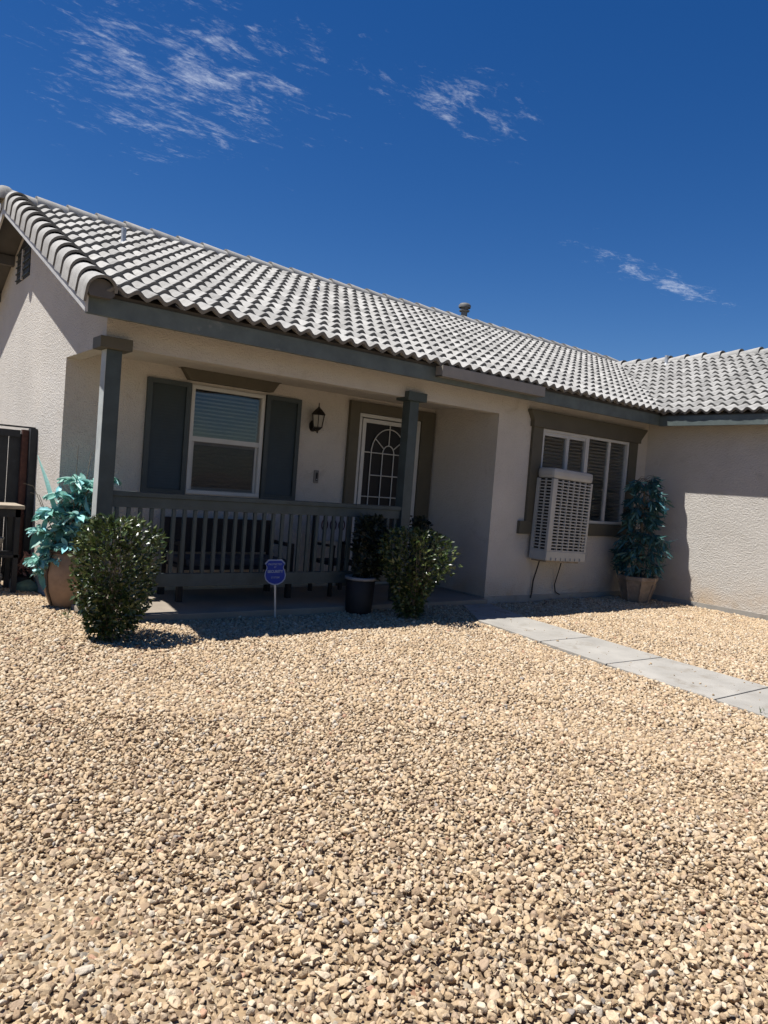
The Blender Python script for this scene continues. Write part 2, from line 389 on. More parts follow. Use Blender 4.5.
undul = .012*np.sin(gx*1.7+1)*np.cos(gy*1.3)+.006*np.sin(gx*5+gy*3)
gz = np.where(onw, .035+size*.45, rng.uniform(0.0, .010, n)+.010+undul)
dist = np.hypot(gx, gy)
Vs, Fs = [], []; voff = 0
for lo, hi, sub, npr in ((0, 3.0, 3, 24), (3.0, 4.6, 2, 24), (4.6, 99, 1, 24)):
    idx = np.nonzero((dist >= lo) & (dist < hi))[0]
    pr = rock_protos(sub, npr); which = rng.integers(0, npr, idx.size)
    for k in range(npr):
        ii = idx[which == k]
        if not ii.size: continue
        V, F = pr[k]; R = rand_rot(ii.size)
        W = np.einsum('nij,vj->nvi', R, V)*size[ii][:, None, None]
        W += np.stack([gx[ii], gy[ii], gz[ii]], 1)[:, None, :]
        nv = V.shape[0]
        Fk = F[None]+(np.arange(ii.size)*nv)[:, None, None]+voff
        Vs.append(W.reshape(-1, 3)); Fs.append(Fk.reshape(-1, 3)); voff += nv*ii.size
VV = np.concatenate(Vs).astype(np.float32); FF = np.concatenate(Fs).astype(np.int32)
me = bpy.data.meshes.new('gravel'); me.vertices.add(len(VV)); me.vertices.foreach_set('co', VV.ravel())
me.loops.add(FF.size); me.loops.foreach_set('vertex_index', FF.ravel())
me.polygons.add(len(FF)); me.polygons.foreach_set('loop_start', np.arange(0, FF.size, 3, dtype=np.int32))
me.update(calc_edges=True); me.validate()
gr = link('gravel', me, 'rock'); gr['kind'] = 'stuff'; tag(gr, 'loose tan and cream crushed rock covering the front yard', 'gravel')
print('stones', n, 'tris', len(FF))

# ------------------------------------------------------------------ HOUSE
XL, YF, YB, XR, XG = 2.10, 6.98, 8.28, 7.27, 10.75
SM, SG = .45, .44                    # slopes: main, garage wing
zm = lambda y: 2.92+SM*(y-6.5)       # main front roof plane (tile troughs)
zg = lambda x: 2.90+SG*(x-10.35)
YR, XGR = 10.3, 13.9
house = thing('house', 'single storey stucco house with grey wavy tile roof and recessed front porch', 'house', (0, 0, 0))
T = .15
# gable wall facing left (carries on as the beam over the open porch side)
zu = lambda y: zm(y)-.075
gw = MB(); gw.prism([(YF, 2.57), (YB, 2.57), (YB, 0), (13.6, 0), (13.6, zu(2*YR-13.6)), (YR, zu(YR)), (YF, zu(YF))], 'x', XL, XL+T)
gw.build('gable_wall', 'stucco', house)
# porch back wall with window and door openings
pw = MB(); grid_wall(pw, 'y', [XL+T, 3.50, 4.44, 5.93, 6.98, 13.0], [0, .1, 1.23, 2.45, 2.48, 2.75], [(3.50, 4.44, 1.23, 2.48), (5.93, 6.98, .1, 2.45)], YB, YB+T)
pw.build('porch_back_wall', 'stucco', house)
B('porch_side_wall', 'stucco', house, XR, XR+T, YF+T, YB, 0, 2.66)
fw = MB(); grid_wall(fw, 'y', [XL+T, XR, 8.16, 10.21, XG], [0, 1.18, 2.46, 2.57, 2.98], [(XL, XR, -1, 2.57), (8.16, 10.21, 1.18, 2.46)], YF, YF+T)
fw.build('front_wall', 'stucco', house)
B('porch_ceiling', 'stucco', house, XL+T, XR+.02, YF+T, YB, 2.66, 2.70)
B('foundation', 'concrete', house, XR+.004, XG, YF-.014, YF, 0, .10)
B('foundation', 'concrete', house, XR-.014, XR, YF-.014, YB, 0, .10)
# garage wing
gl = MB(); gl.prism([(1.2, 0), (13.6, 0), (13.6, 2.86), (1.2, 2.86)], 'x', XG, XG+T); gl.build('garage_wall', 'stucco', house)
B('foundation', 'concrete', house, XG-.012, XG, 1.2, YF-.014, 0, .09)
gf = MB(); gx0, gx1 = XG+T, 2*XGR-XG
grid_wall(gf, 'y', [gx0, 11.6, 16.4, gx1], [0, 2.2, 2.86], [(11.6, 16.4, -1, 2.2)], 1.2, 1.35)
gf.prism([(gx0, 2.86), (gx1, 2.86), (XGR, zg(XGR)-.1)], 'y', 1.2, 1.35)
gf.build('garage_front_wall', 'stucco', house)
gd = MB()
for k in range(4): gd.box(11.6, 16.4, 1.27, 1.31, .02+k*.545, .02+k*.545+.535)
gd.build('garage_door', 'white', house, bevel=.006)
B('garage_wall', 'stucco', house, gx1-T, gx1, 1.35, 13.6, 0, 2.86)
B('rear_wall', 'stucco', house, XL+T, gx1, 13.6, 13.75, 0, 2.75)
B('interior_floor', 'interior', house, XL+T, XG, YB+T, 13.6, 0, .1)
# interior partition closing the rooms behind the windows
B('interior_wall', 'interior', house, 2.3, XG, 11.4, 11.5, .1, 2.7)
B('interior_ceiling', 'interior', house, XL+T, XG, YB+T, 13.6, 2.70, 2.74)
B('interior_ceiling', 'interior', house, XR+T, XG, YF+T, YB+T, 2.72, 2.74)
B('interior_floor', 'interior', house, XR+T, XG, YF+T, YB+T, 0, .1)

# ---- roof
DU = .04
roof = MB()
def slabpoly(mb, pts, zf, off=-.02, th=.035):
    n = len(pts); a = [(x, y, zf(x, y)+off) for x, y in pts]; b = [(x, y, zf(x, y)+off-th) for x, y in pts]
    mb.add(a+b, [tuple(range(n)), tuple(range(2*n-1, n-1, -1))]+[(i, i+n, (i+1) % n+n, (i+1) % n) for i in range(n)])
ZM = lambda x, y: zm(y) if y <= YR else zm(2*YR-y)
ZG = lambda x, y: zg(x) if x <= XGR else zg(2*XGR-x)
yv = 6.5+SG*(XGR-10.35)/SM-.044
slabpoly(roof, [(1.82, 6.60), (10.42, 6.60), (XGR, yv+.05), (14.4, yv+.1), (14.4, YR), (1.82, YR)], ZM)
slabpoly(roof, [(1.82, YR), (14.4, YR), (14.4, 14.0), (1.82, 14.0)], ZM)
slabpoly(roof, [(10.42, 1.0), (XGR, 1.0), (XGR, yv), (10.42, 6.62)], ZG)
slabpoly(roof, [(XGR, 1.0), (17.35, 1.0), (17.35, 14.0), (XGR, 14.0)], ZG)
roof.build('roof_deck', 'deck', house)
# outlookers under the rear rake
for yy in (11.2, 12.0, 12.8, 13.6):
    z = ZM(0, yy)-.055; MB().box(1.83, XL, yy-.045, yy+.045, z-.13, z-.005).build('roof_outlooker', 'deck', house)

WP, EX = .1725, .298
def prof(p, A=.05):
    c = .5+.5*math.cos(2*PI*(p-.5)); return A*c**.92
def tile_field(mb, org, U, V, ncol, nrow, keep, K=12):
    """one island per tile wave: curved top, rolled front lip"""
    Nn = U.cross(V).normalized()
    if Nn.z < 0: Nn = -Nn
    for r in range(nrow):
        for c in range(ncol):
            v0 = r*EX-.0; cen = org+U*((c+.5)*WP)+V*(v0+EX*.5)
            if not keep(cen): continue
            jit = random.uniform(-.003, .003); tw = random.uniform(-.0025, .0025); hj = random.uniform(-.002, .003)
            vf, vb = v0+jit, min(v0+EX+.055, nrow*EX+.02)
            top = []; bot = []; back = []; mid = []
            for k in range(K+1):
                p = k/K; h = prof(p)
                q = org+U*((c+p*1.0)*WP+tw)
                top.append(q+V*(vf+.004)+Nn*(h+.042+hj)); bot.append(q+V*vf+Nn*(h+.004+hj))
                mid.append(q+V*(vf+.0)+Nn*(h+.036+hj))
                back.append(q+V*vb+Nn*(h+.001))
            n = K+1
            mb.add(top+back, [(i, i+1, n+i+1, n+i) for i in range(K)], True)
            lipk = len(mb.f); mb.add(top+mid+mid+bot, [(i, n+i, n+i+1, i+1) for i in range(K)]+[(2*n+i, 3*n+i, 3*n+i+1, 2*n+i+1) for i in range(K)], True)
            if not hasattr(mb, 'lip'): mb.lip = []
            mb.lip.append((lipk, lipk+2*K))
            ub = [b+V*.12 for b in bot]
            mb.add(bot+ub, [(i, n+i, n+i+1, i+1) for i in range(K)], True)
Vm = Vector((0, 1, SM)).normalized(); Ux = Vector((1, 0, 0))
y0 = 6.49
tm = MB()
NR = 14
ncm = int((14.35-1.93)/WP)
tile_field(tm, Vector((1.927, y0, zm(y0))), Ux, Vm, ncm, NR, lambda p: p.z >= ZG(p.x, p.y)-.035 or p.x < 10.3)
tm.build('roof_tiles', 'tile', house, fixn=False)
tr = MB()
Vr = Vector((0, -1, SM)).normalized()
tile_field(tr, Vector((1.927, 2*YR-y0, zm(y0))), Ux, Vr, ncm, NR, lambda p: p.z >= ZG(p.x, p.y)-.035, K=6)
tr.build('roof_tiles', 'tile', house, fixn=False)
tg = MB()
Vg = Vector((1, 0, SG)).normalized(); Uy = Vector((0, 1, 0))
NRG = 13
tile_field(tg, Vector((10.34, .95, zg(10.34))), Uy, Vg, int((10.2-.95)/WP), NRG, lambda p: p.z >= ZM(p.x, p.y)-.02 or p.y < 6.45)
tg.build('garage_roof_tiles', 'tile', house, fixn=False)
tg = MB()
tile_field(tg, Vector((2*XGR-10.34, .95, zg(10.34))), Uy, Vector((-1, 0, SG)).normalized(), int((13.9-.95)/WP), NRG, lambda p: p.z >= ZM(p.x, p.y)-.02, K=6)
tg.build('garage_roof_tiles', 'tile', house, fixn=False)

def barrel(mb, start, D, S, Nn, count, step, length, r0, r1, lift, skirt=(0, 0), th=.022, K=12, arch=1.0):
    """row of overlapping half-round cap tiles: start, run direction D, side S, up Nn; skirt: extra drop left/right"""
    for c in range(count):
        j = random.uniform(-.004, .004)
        a0 = start+D*(c*step+j); a1 = start+D*(c*step+length+j)
        def ring(o, r, h):
            pts = []
            if skirt[0]: pts.append(o-S*r*1.02+Nn*(h-skirt[0]))
            for k in range(K+1):
                t = PI*k/K; pts.append(o-S*r*math.cos(t)+Nn*(r*arch*math.sin(t)+h))
            if skirt[1]: pts.append(o+S*r*1.02+Nn*(h-skirt[1]))
            return pts
        A = ring(a0, r0, lift); Bk = ring(a1, r1, 0); Ai = ring(a0, r0-th, lift-.002); n = len(A)
        Bi = ring(a0+D*.15, r0-th, lift-.01)
        mb.add(A+Bk, [(i, i+1, n+i+1, n+i) for i in range(n-1)], True)
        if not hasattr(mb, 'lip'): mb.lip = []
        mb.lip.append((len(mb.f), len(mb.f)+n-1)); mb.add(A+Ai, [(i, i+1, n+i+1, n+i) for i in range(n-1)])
        mb.add(Ai+Bi, [(i, i+1, n+i+1, n+i) for i in range(n-1)], True)
Nm = Vector((0, -SM, 1)).normalized()
rk = MB()
barrel(rk, Vector((1.885, y0-.015, zm(y0)-.015)), Vm, Ux, Nm, NR, EX, EX+.07, .130, .113, .035, skirt=(.115, 0))
rk.build('rake_tiles', 'tile', house, fixn=False)
rk = MB()
Nr = Vector((0, SM, 1)).normalized()
barrel(rk, Vector((1.885, 2*YR-y0+.015, zm(y0)-.015)), Vr, Ux, Nr, NR, EX, EX+.07, .128, .112, .03, skirt=(.075, 0))
rk.build('rake_tiles', 'tile', house, fixn=False)
rc = MB(); zr = zm(YR)
barrel(rc, Vector((1.76, YR, zr-.01)), Ux, Vector((0, 1, 0)), Vector((0, 0, 1)), 34, .368, .44, .135, .12, .025, skirt=(.04, .04), arch=.85)
rc.lathe([(0, .13), (.06, .122), (.10, .09), (.125, .045), (.132, 0), (.132, -.05)], (1.78, YR, zr+.015), 20)
rc.build('ridge_tiles', 'tile', house, fixn=False)
rg = MB()
# lapped towards the rear so the butt ends face the street
barrel(rg, Vector((XGR, .92, zg(XGR)-.02)), Uy, Vector((1, 0, 0)), Vector((0, 0, 1)), 25, .368, .44, .14, .115, .045, skirt=(.04, .04), arch=.8)
rg.build('ridge_tiles', 'tile', house, fixn=False)

# fascia, barge boards, diverter
B('fascia', 'fascia', house, 1.80, 10.398, 6.565, 6.605, 2.745, 2.905, bevel=.003)
B('fascia', 'fascia', house, 10.372, 10.41, .98, 6.563, 2.735, 2.885, bevel=.003)
bb = MB()
for s in (0, 1):
    Y0, Y1 = (6.53, YR) if not s else (2*YR-6.53, YR)
    z0, z1 = zm(6.53)-.02, zm(YR)-.02
    bb.prism([(Y0, z0), (Y1, z1), (Y1, z1-.165), (Y0, z0-.165)], 'x', 1.775, 1.80)
bb.build('barge_board', simple('pale_grey_paint', (.42, .41, .39), .6, .15, 6), house)
ec = MB(); ec.prism([(1.885+.115*math.cos(PI*k/12), zm(y0)-.0+.115*math.sin(PI*k/12)) for k in range(13)]+[(1.80, 2.88), (1.97, 2.88)], 'y', y0-.012, y0+.05)
ec.build('rake_end_fill', 'deck', house)
dv = MB(); dv.prism([(6.44, 2.80), (6.44, 2.925), (6.45, 2.925), (6.45, 2.81), (6.555, 2.81), (6.555, 2.80)], 'x', 5.72, 7.52)
dv.box(5.72, 5.73, 6.45, 6.56, 2.80, 2.92); dv.box(7.51, 7.52, 6.45, 6.56, 2.80, 2.92)
dv.build('rain_diverter', simple('tan_grey_metal', (.22, .20, .17), .5, .1, 5), house)

# gable vent: louvred, hangs below the ridge on the gable wall
gv = MB()
y0v, y1v, z0v = 10.22, 10.95, 3.76
zt = lambda y: min(zu(y if y <= YR else 2*YR-y)-.10, 4.42)
gv.prism([(y0v, z0v), (y1v, z0v), (y1v, zt(y1v)-.0), (y0v, zt(y0v))], 'x', XL-.008, XL-.002)
vent = gv.build('gable_vent', 'dark', house)
vb = MB(); vb.box(XL-.03, XL-.009, (y0v+y1v)/2-.025, (y0v+y1v)/2+.02, z0v, zt(y1v)-.02)
vb.build('mullion', 'stucco', vent)
for k in range(7):
    z = z0v+.03+k*.085
    if z < zt(y1v)-.03: MB().add_slat(y0v, y1v, z).build('louvre', 'shutter', vent, fixn=False)

# pipes on the roof
def pipe(name, loc, r, h, mat, cap=False):
    mb = MB(); mb.lathe([(r*1.9, -.06), (r*1.7, .0), (r*1.05, .03), (r, .05), (r, h)], loc, 16)
    mb.lathe([(0, h), (r, h)], loc, 16)
    o = mb.build(name, mat, house, fixn=False)
    if cap:
        cb = MB(); cb.lathe([(r*1.5, h-.10), (r*1.75, h-.085), (r*1.5, h-.07), (r*.9, h-.07)], loc, 18)
        cb.lathe([(r*1.2, h-.07), (r*1.2, h-.02)], loc, 18)
        cb.lathe([(r*1.9, h-.03), (r*2.0, h+.015), (r*1.5, h+.05), (r*.6, h+.065), (0, h+.07)], loc, 18)
        cb.build('flue_cap', 'flue', o, fixn=False)
pipe('vent_pipe', (2.84, 9.03, zm(9.03)+.02), .028, .20, 'galv')
pipe('vent_pipe', (5.71, 9.26, zm(9.26)+.03), .022, .07, 'galv')
pipe('flue', (9.80, 10.55, zm(2*YR-10.55)), .06, .50, 'flue', cap=True)
pipe('vent_pipe', (13.62, 8.58, zg(13.62)+.02), .035, .19, 'galv')

# ---- windows
def slats(mb, x0, x1, y, z0, z1, step=.05, tilt=.018):
    z = z0+.02
    while z < z1:
        mb.add([(x0, y-.02, z+tilt*.5), (x1, y-.02, z+tilt*.5), (x1, y+.02, z-tilt*.5), (x0, y+.02, z-tilt*.5)], [(0, 1, 2, 3)]); z += step
def rect_frame(mb, x0, x1, y0, y1, z0, z1, w):
    mb.box(x0, x1, y0, y1, z0, z0+w); mb.box(x0, x1, y0, y1, z1-w, z1)
    mb.box(x0, x0+w, y0, y1, z0+w, z1-w); mb.box(x1-w, x1, y0, y1, z0+w, z1-w)
# porch window (single hung)
w1 = MB(); rect_frame(w1, 3.49, 4.45, YB-.025, YB+.05, 1.22, 2.49, .045); w1.box(3.535, 4.405, YB-.018, YB+.045, 1.835, 1.895)
w1o = w1.build('window', 'white', house, bevel=.004); w1o['label'] = 'single hung porch window between dark shutters'
MB().box(3.535, 4.405, YB+.01, YB+.014, 1.895, 2.445).build('pane', 'glass', w1o)
MB().box(3.575, 4.365, YB+.03, YB+.034, 1.30, 1.835).build('pane', 'glass', w1o)
scm, snt, sb_ = new_mat('insect_screen'); sb_.inputs['Base Color'].default_value = (.02, .02, .022, 1); sb_.inputs['Alpha'].default_value = .62
_m = MB(); _m.add([(3.57, YB+.008, 1.27), (4.37, YB+.008, 1.27), (4.37, YB+.008, 1.835), (3.57, YB+.008, 1.835)], [(0, 1, 2, 3)]); _m.build('insect_screen', scm, w1o, fixn=False)
sf = MB(); rect_frame(sf, 3.537, 4.403, YB+.015, YB+.045, 1.267, 1.834, .035); sf.build('lower_sash', 'white', w1o)
bl = MB(); slats(bl, 3.54, 4.40, YB+.06, 1.28, 2.43, .046, .017); bl.build('blinds', 'blinds', w1o, fixn=False)
# shutters with louvred field
def shutter(x0, x1):
    mb = MB(); rect_frame(mb, x0, x1, YB-.045, YB-.002, 1.20, 2.50, .055)
    mb.box(x0+.055, x1-.055, YB-.015, YB-.003, 1.255, 2.445)
    z = 1.27
    while z < 2.43:
        mb.add([(x0+.055, YB-.023, z), (x1-.055, YB-.023, z), (x1-.055, YB-.016, z+.034), (x0+.055, YB-.016, z+.034)], [(0, 1, 2, 3)])
        z += .036
    mb.build('shutter', 'shutter', house)
shutter(2.965, 3.475); shutter(4.465, 4.965)
hd = MB(); hd.prism([(3.43, 2.53), (4.51, 2.53), (4.60, 2.66), (4.62, 2.655), (4.62, 2.68), (3.32, 2.68), (3.32, 2.655), (3.34, 2.66)], 'y', YB-.10, YB-.002)
hd.build('window_header', 'trim', house)
# front room window behind the cooler
t2 = MB()
t2.box(7.93, 8.14, YF-.045, YF-.001, 1.15, 2.47); t2.box(10.23, 10.44, YF-.045, YF-.001, 1.15, 2.47)
t2.box(7.80, 10.56, YF-.055, YF-.001, .97, 1.15)
t2.prism([(7.90, 2.47), (10.47, 2.47), (10.47, 2.52), (10.62, 2.68), (10.62, 2.70), (7.83, 2.70), (7.83, 2.67), (7.90, 2.56)], 'y', YF-.075, YF-.001)
t2.build('window_trim', 'trim', house, bevel=.004)
w2 = MB(); rect_frame(w2, 8.15, 10.22, YF-.03, YF+.05, 1.16, 2.465, .04)
w2.box(8.70, 8.76, YF-.015, YF+.045, 1.2, 2.425); w2.box(9.14, 9.22, YF-.022, YF+.045, 1.2, 2.425); w2.box(9.72, 9.77, YF-.01, YF+.04, 1.2, 2.425)
w2.box(8.19, 9.14, YF-.01, YF+.04, 2.375, 2.425)
w2o = w2.build('window', 'white', house, bevel=.004); w2o['label'] = 'wide sliding window with white blinds beside the cooler'
MB().box(8.19, 10.18, YF+.012, YF+.016, 1.2, 2.425).build('pane', 'glass', w2o)
bl = MB(); slats(bl, 8.19, 10.18, YF+.04, 1.22, 2.40, .05, .017); bl.build('blinds', 'blinds', w2o, fixn=False)

# ---- front door and surround
ds = MB(); ds.box(5.725, 5.885, YB-.06, YB-.002, .086, 2.60); ds.box(6.99, 7.24, YB-.06, YB-.002, .086, 2.60); ds.box(5.885, 6.99, YB-.06, YB-.002, 2.455, 2.60)
ds.build('door_surround', 'trim', house, bevel=.004)
door = MB(); rect_frame(door, 5.89, 6.985, YB-.035, YB+.03, .10, 2.45, .05); rect_frame(door, 5.95, 6.925, YB-.05, YB-.0, .12, 2.385, .055)
door = door.build('security_door', 'white', house, bevel=.004)
MB().box(6.005, 6.87, YB-.004, YB+.004, .175, 2.33).build('screen_panel', 'screen', door)
gr_ = MB(); yb = YB-.028; cx = 6.435; w = .008
def bar(a, b): gr_.tube([(a[0], yb, a[1]), (b[0], yb, b[1])], w, 6)
ra, rb, zc = .30, .10, 1.93
xs_in = (cx-ra, cx-rb, cx+rb, cx+ra)
for x in xs_in: bar((x, .18), (x, zc))
for z in (.45, .75, 1.32, 1.62, zc): bar((6.005, z), (6.87, z)) if z != 1.62 else bar((cx-ra, z), (cx+ra, z))
for R_ in (ra, rb): gr_.tube([(cx+R_*math.cos(PI*k/20), yb, zc+R_*math.sin(PI*k/20)*1.15) for k in range(21)], w, 6)
for a in (35, 90, 145):
    c_, s_ = math.cos(math.radians(a)), math.sin(math.radians(a))
    bar((cx+rb*c_, zc+rb*s_*1.15), (cx+ra*c_, zc+ra*s_*1.15))
bar((cx, zc+ra*1.15), (cx, 2.33))
gr_.build('arched_grille', 'white', door)
MB().tube([(6.90, YB-.06, 1.08), (6.90, YB-.10, 1.08), (6.82, YB-.10, 1.08)], .012, 8).build('door_handle', 'bronze', door)

# ---- lantern, doorbell
lan = MB(); c = (5.17, YB-.13, 0)
lan.lathe([(0, 2.49), (.008, 2.48), (.008, 2.44), (.02, 2.42), (.05, 2.395), (.095, 2.345), (.105, 2.335), (.09, 2.328), (.05, 2.325)], c, 6, False)
lan.lathe([(.06, 2.165), (.05, 2.15), (.02, 2.13), (.012, 2.10), (0, 2.09)], c, 6, False)
lan.lathe([(.064, 2.175), (.064, 2.16), (0, 2.16)], c, 6, False)
for k in range(6):
    a = PI/3*k; lan.tube([(c[0]+.062*math.cos(a), c[1]+.062*math.sin(a), 2.165), (c[0]+.088*math.cos(a), c[1]+.088*math.sin(a), 2.335)], .006, 5)
lan.tube([(c[0], YB-.02, 2.20), (c[0], YB-.07, 2.13), (c[0], YB-.12, 2.12), c[:2]+(2.15,)], .01, 8)
lan.prism([(c[0]+.05*math.cos(2*PI*k/14), 2.19+.075*math.sin(2*PI*k/14)) for k in range(14)], 'y', YB-.025, YB-.001)
lo = lan.build('wall_lantern', 'bronze', house)
lg = MB(); lg.lathe([(.056, 2.175), (.080, 2.325)], c, 6, False); lg.build('lantern_glass', 'lampglass', lo, fixn=False)
db = MB().box(5.245, 5.315, YB-.02, YB-.001, 1.45, 1.62).build('doorbell', simple('bell_plate', (.16, .15, .14), .5), house, bevel=.006)
MB().box(5.27, 5.295, YB-.026, YB-.02, 1.48, 1.59).build('bell_face', 'dark', db)
MB().lathe([(.008, 0), (.006, .003), (0, .004)], (0, 0, 0), 10).build('bell_button', 'white', db).matrix_local = Matrix.Translation((5.283, YB-.027, 1.50)) @ Matrix.Rotation(PI/2, 4, 'X')

# ---- posts and railing
def post(x0, x1):
    p = MB().box(x0, x1, 6.955, 7.095, .085, 2.535).build('porch_post', 'post', house, bevel=.004)
    if x0 < 3: MB().box(x0-.004, x0-.0005, 6.958, 7.092, .09, 2.533).build('sunlit_edge', simple('sunlit_edge_paint', (.36, .38, .36), .7, .15, 6), p)  # pale strip: sunlight on the post's left face, put into the colour
    MB().box(x0-.075, x1+.075, 6.90, 7.14, 2.535, 2.64).build('post_cap', M['trim'] if x0 < 3 else 'post', p, bevel=.004)
post(2.105, 2.245); post(5.70, 5.84)
rl = bpy.data.objects.new('porch_railing', None); COL.objects.link(rl); rl.parent = house; rl.location = (3.97, 7.02, .35)
def RP(name, *b, bevel=.003):
    o = B(name, 'post', rl, *b, bevel=bevel); o.matrix_parent_inverse = Matrix.Translation((-3.97, -7.02, -.35)); return o
RP('top_rail', 2.247, 5.698, 6.965, 7.075, 1.205, 1.25)
RP('top_rail', 2.247, 5.698, 6.985, 7.025, 1.10, 1.203)
RP('bottom_rail', 2.247, 5.698, 6.985, 7.04, .335, .465)
nb = 31
for k in range(nb):
    x = 2.247+(k+.5)*(5.698-2.247)/nb
    RP('baluster', x-.018, x+.018, 6.992, 7.022, .467, 1.098, bevel=.002)

# ------------------------------------------------------------------ evaporative cooler
cx0, cx1, cy0, cy1, cz0, cz1 = 8.06, 8.93, 6.62, 6.925, .62, 1.905
ac = thing('window_cooler', 'boxy off white evaporative cooler with louvred panels mounted in the front window', 'air cooler', (8.5, 6.8, .64))
def A(name, mb, mat, bevel=0, parent=None, fixn=True):
    o = mb.build(name, mat, ac if parent is None else parent, bevel=bevel, fixn=fixn)
    if parent is None: o.matrix_parent_inverse = Matrix.Translation((-8.5, -6.8, -.64))
    return o
sh = MB(); sh.box(cx0+.05, cx1-.05, cy0+.05, cy1, cz0+.10, cz1-.08); A('inner_pad', sh, 'grille_dark')
tp = MB(); tp.box(cx0-.002, cx1+.002, cy0-.002, cy1+.0, cz1-.15, cz1); A('top_cover', tp, 'plastic', bevel=.05)
bp_ = MB(); bp_.box(cx0-.002, cx1+.002, cy0-.002, cy1, cz0, cz0+.135)
bpo = A('base_pan', bp_, 'plastic', bevel=.014)
for k in range(7): MB().box(cx0+.10+k*.105, cx0+.115+k*.105, cy0-.016, cy0-.004, cz0+.008, cz0+.045).build('rib', 'plastic', bpo)
tray = MB(); tray.box(cx0+.06, cx1-.10, cy0+.04, cy1, cz0-.025, cz0-.0015); A('drip_tray', tray, 'tabletop')
pz0, pz1 = cz0+.135, cz1-.15
for b_ in ((cx0, cx0+.085, cy0, cy0+.035), (cx1-.035, cx1, cy0, cy0+.035), (cx0, cx0+.02, cy1-.05, cy1), (cx1-.02, cx1, cy1-.05, cy1)):
    A('corner_post', MB().box(*b_, pz0, pz1), 'plastic', bevel=.006)

def louvres(front):
    mb = MB(); nz = 23; h = (pz1-pz0)/nz
    if front: a, b = cx0+.085, cx1-.035
    else: a, b = cy0+.035, cy1-.05
    nv = 6 if front else 2
    for k in range(nz):
        z = pz0+k*h
        if front: mb.prism([(cy0+.004, z), (cy0+.004, z+.015), (cy0+.026, z+.019), (cy0+.026, z+.009)], 'x', a, b)
        else: mb.prism([(cx0+.004, z), (cx0+.004, z+.015), (cx0+.026, z+.019), (cx0+.026, z+.009)], 'y', a, b)
    for k in range(nv+1):
        t = a+(b-a)*k/nv; t0, t1 = t-.007, t+.007
        if front: mb.box(t0, t1, cy0+.001, cy0+.028, pz0, pz1)
        else: mb.box(cx0+.001, cx0+.028, t0, t1, pz0, pz1)
    return mb
A('louvre_panel', louvres(True), 'plastic'); A('louvre_panel', louvres(False), 'plastic')
s2 = MB()
nz = 23; h = (pz1-pz0)/nz
for k in range(nz): s2.box(cx1-.02, cx1-.004, cy0+.035, cy1-.05, pz0+k*h, pz0+k*h+.02)
A('louvre_panel', s2, 'plastic')
cab = MB(); cab.tube([(8.22, 6.85, .64), (8.23, 6.89, .5), (8.24, 6.95, .3), (8.24, 6.955, .12), (8.22, 6.95, .05)], .011, 6)
A('power_cable', cab, 'cable')
cab = MB(); cab.tube([(8.72, 6.86, .64), (8.72, 6.90, .45), (8.72, 6.95, .25), (8.76, 6.955, .14), (8.86, 6.95, .10)], .008, 6)
A('water_tube', cab, 'cable')

ac.rotation_euler = (0, math.radians(1.8), 0); ac.location.x -= .025

# ------------------------------------------------------------------ shrubs
def shrub(name, label, base, prof_r, H, nl, ln, mat, lump=.16, seed=1, lean=(0, 0), stems=9, z0=.06, group=None):
    random.seed(seed)
    t = thing(name, label, 'bush', base, group)
    lob = [(rv(), random.uniform(.5, 1)) for _ in range(16)]
    items = []
    def R(z):
        for (a, ra), (b, rb_) in zip(prof_r, prof_r[1:]):
            if a <= z <= b: return ra+(rb_-ra)*(z-a)/(b-a)
        return prof_r[-1][1]
    while len(items) < nl:
        z = random.uniform(z0, H); a = random.uniform(0, 2*PI); r = R(z)
        d = Vector((math.cos(a), math.sin(a), (z-H*.55)/H*1.5)).normalized()
        f = 1+lump*sum(max(0, d.dot(l)-.72)*k*4 for l, k in lob)-lump*.75
        rr = r*f*(random.random()**.33)*random.uniform(.86, 1.07)
        if random.random() > .25+.75*min(1, (r/.2)): continue
        p = Vector((lean[0]*z/H+rr*math.cos(a), lean[1]*z/H+rr*math.sin(a), z+random.uniform(-.02, .03)))
        dd = (d+rv()*.8+Vector((0, 0, .35))).normalized(); nn = (d*.6+rv()*.9+Vector((0, 0, .5)))
        items.append((p, dd, nn, ln*random.uniform(.6, 1.25)))
    mb = MB(); leaves(mb, items, .58, .3); o = mb.build('foliage', mat, t, fixn=False)
    sb = MB()
    for k in range(stems):
        a = random.uniform(0, 2*PI); z1 = H*random.uniform(.7, .95); r1 = R(z1)*random.uniform(.3, .85)
        e = Vector((lean[0]+r1*math.cos(a), lean[1]+r1*math.sin(a), z1)); s = Vector((random.uniform(-.04, .04), random.uniform(-.04, .04), 0))
        m1 = s.lerp(e, .5)+Vector((random.uniform(-.05, .05), random.uniform(-.05, .05), -.02))
        sb.tube([s, m1, e], [.011, .007, .003], 5)
    sb.build('stem', 'twig', t, fixn=False)
    return t
shrub('shrub', 'rounded dark green shrub at left, in front of the corner post', (2.045, 6.25, 0),
      [(0, .11), (.2, .18), (.45, .285), (.7, .33), (.9, .30), (1.0, .22), (1.06, .1)], 1.03, 3700, .056, 'bush', lump=.26, seed=3, stems=16, group='clipped front shrubs')
shrub('shrub', 'top heavy green shrub beside the second porch post near the entry', (5.42, 6.34, 0),
      [(0, .11), (.25, .15), (.5, .26), (.7, .40), (.88, .41), (.97, .30), (1.03, .1)], 1.0, 3500, .058, 'bush', lump=.28, stems=16, seed=9, lean=(.0, .02), group='clipped front shrubs')
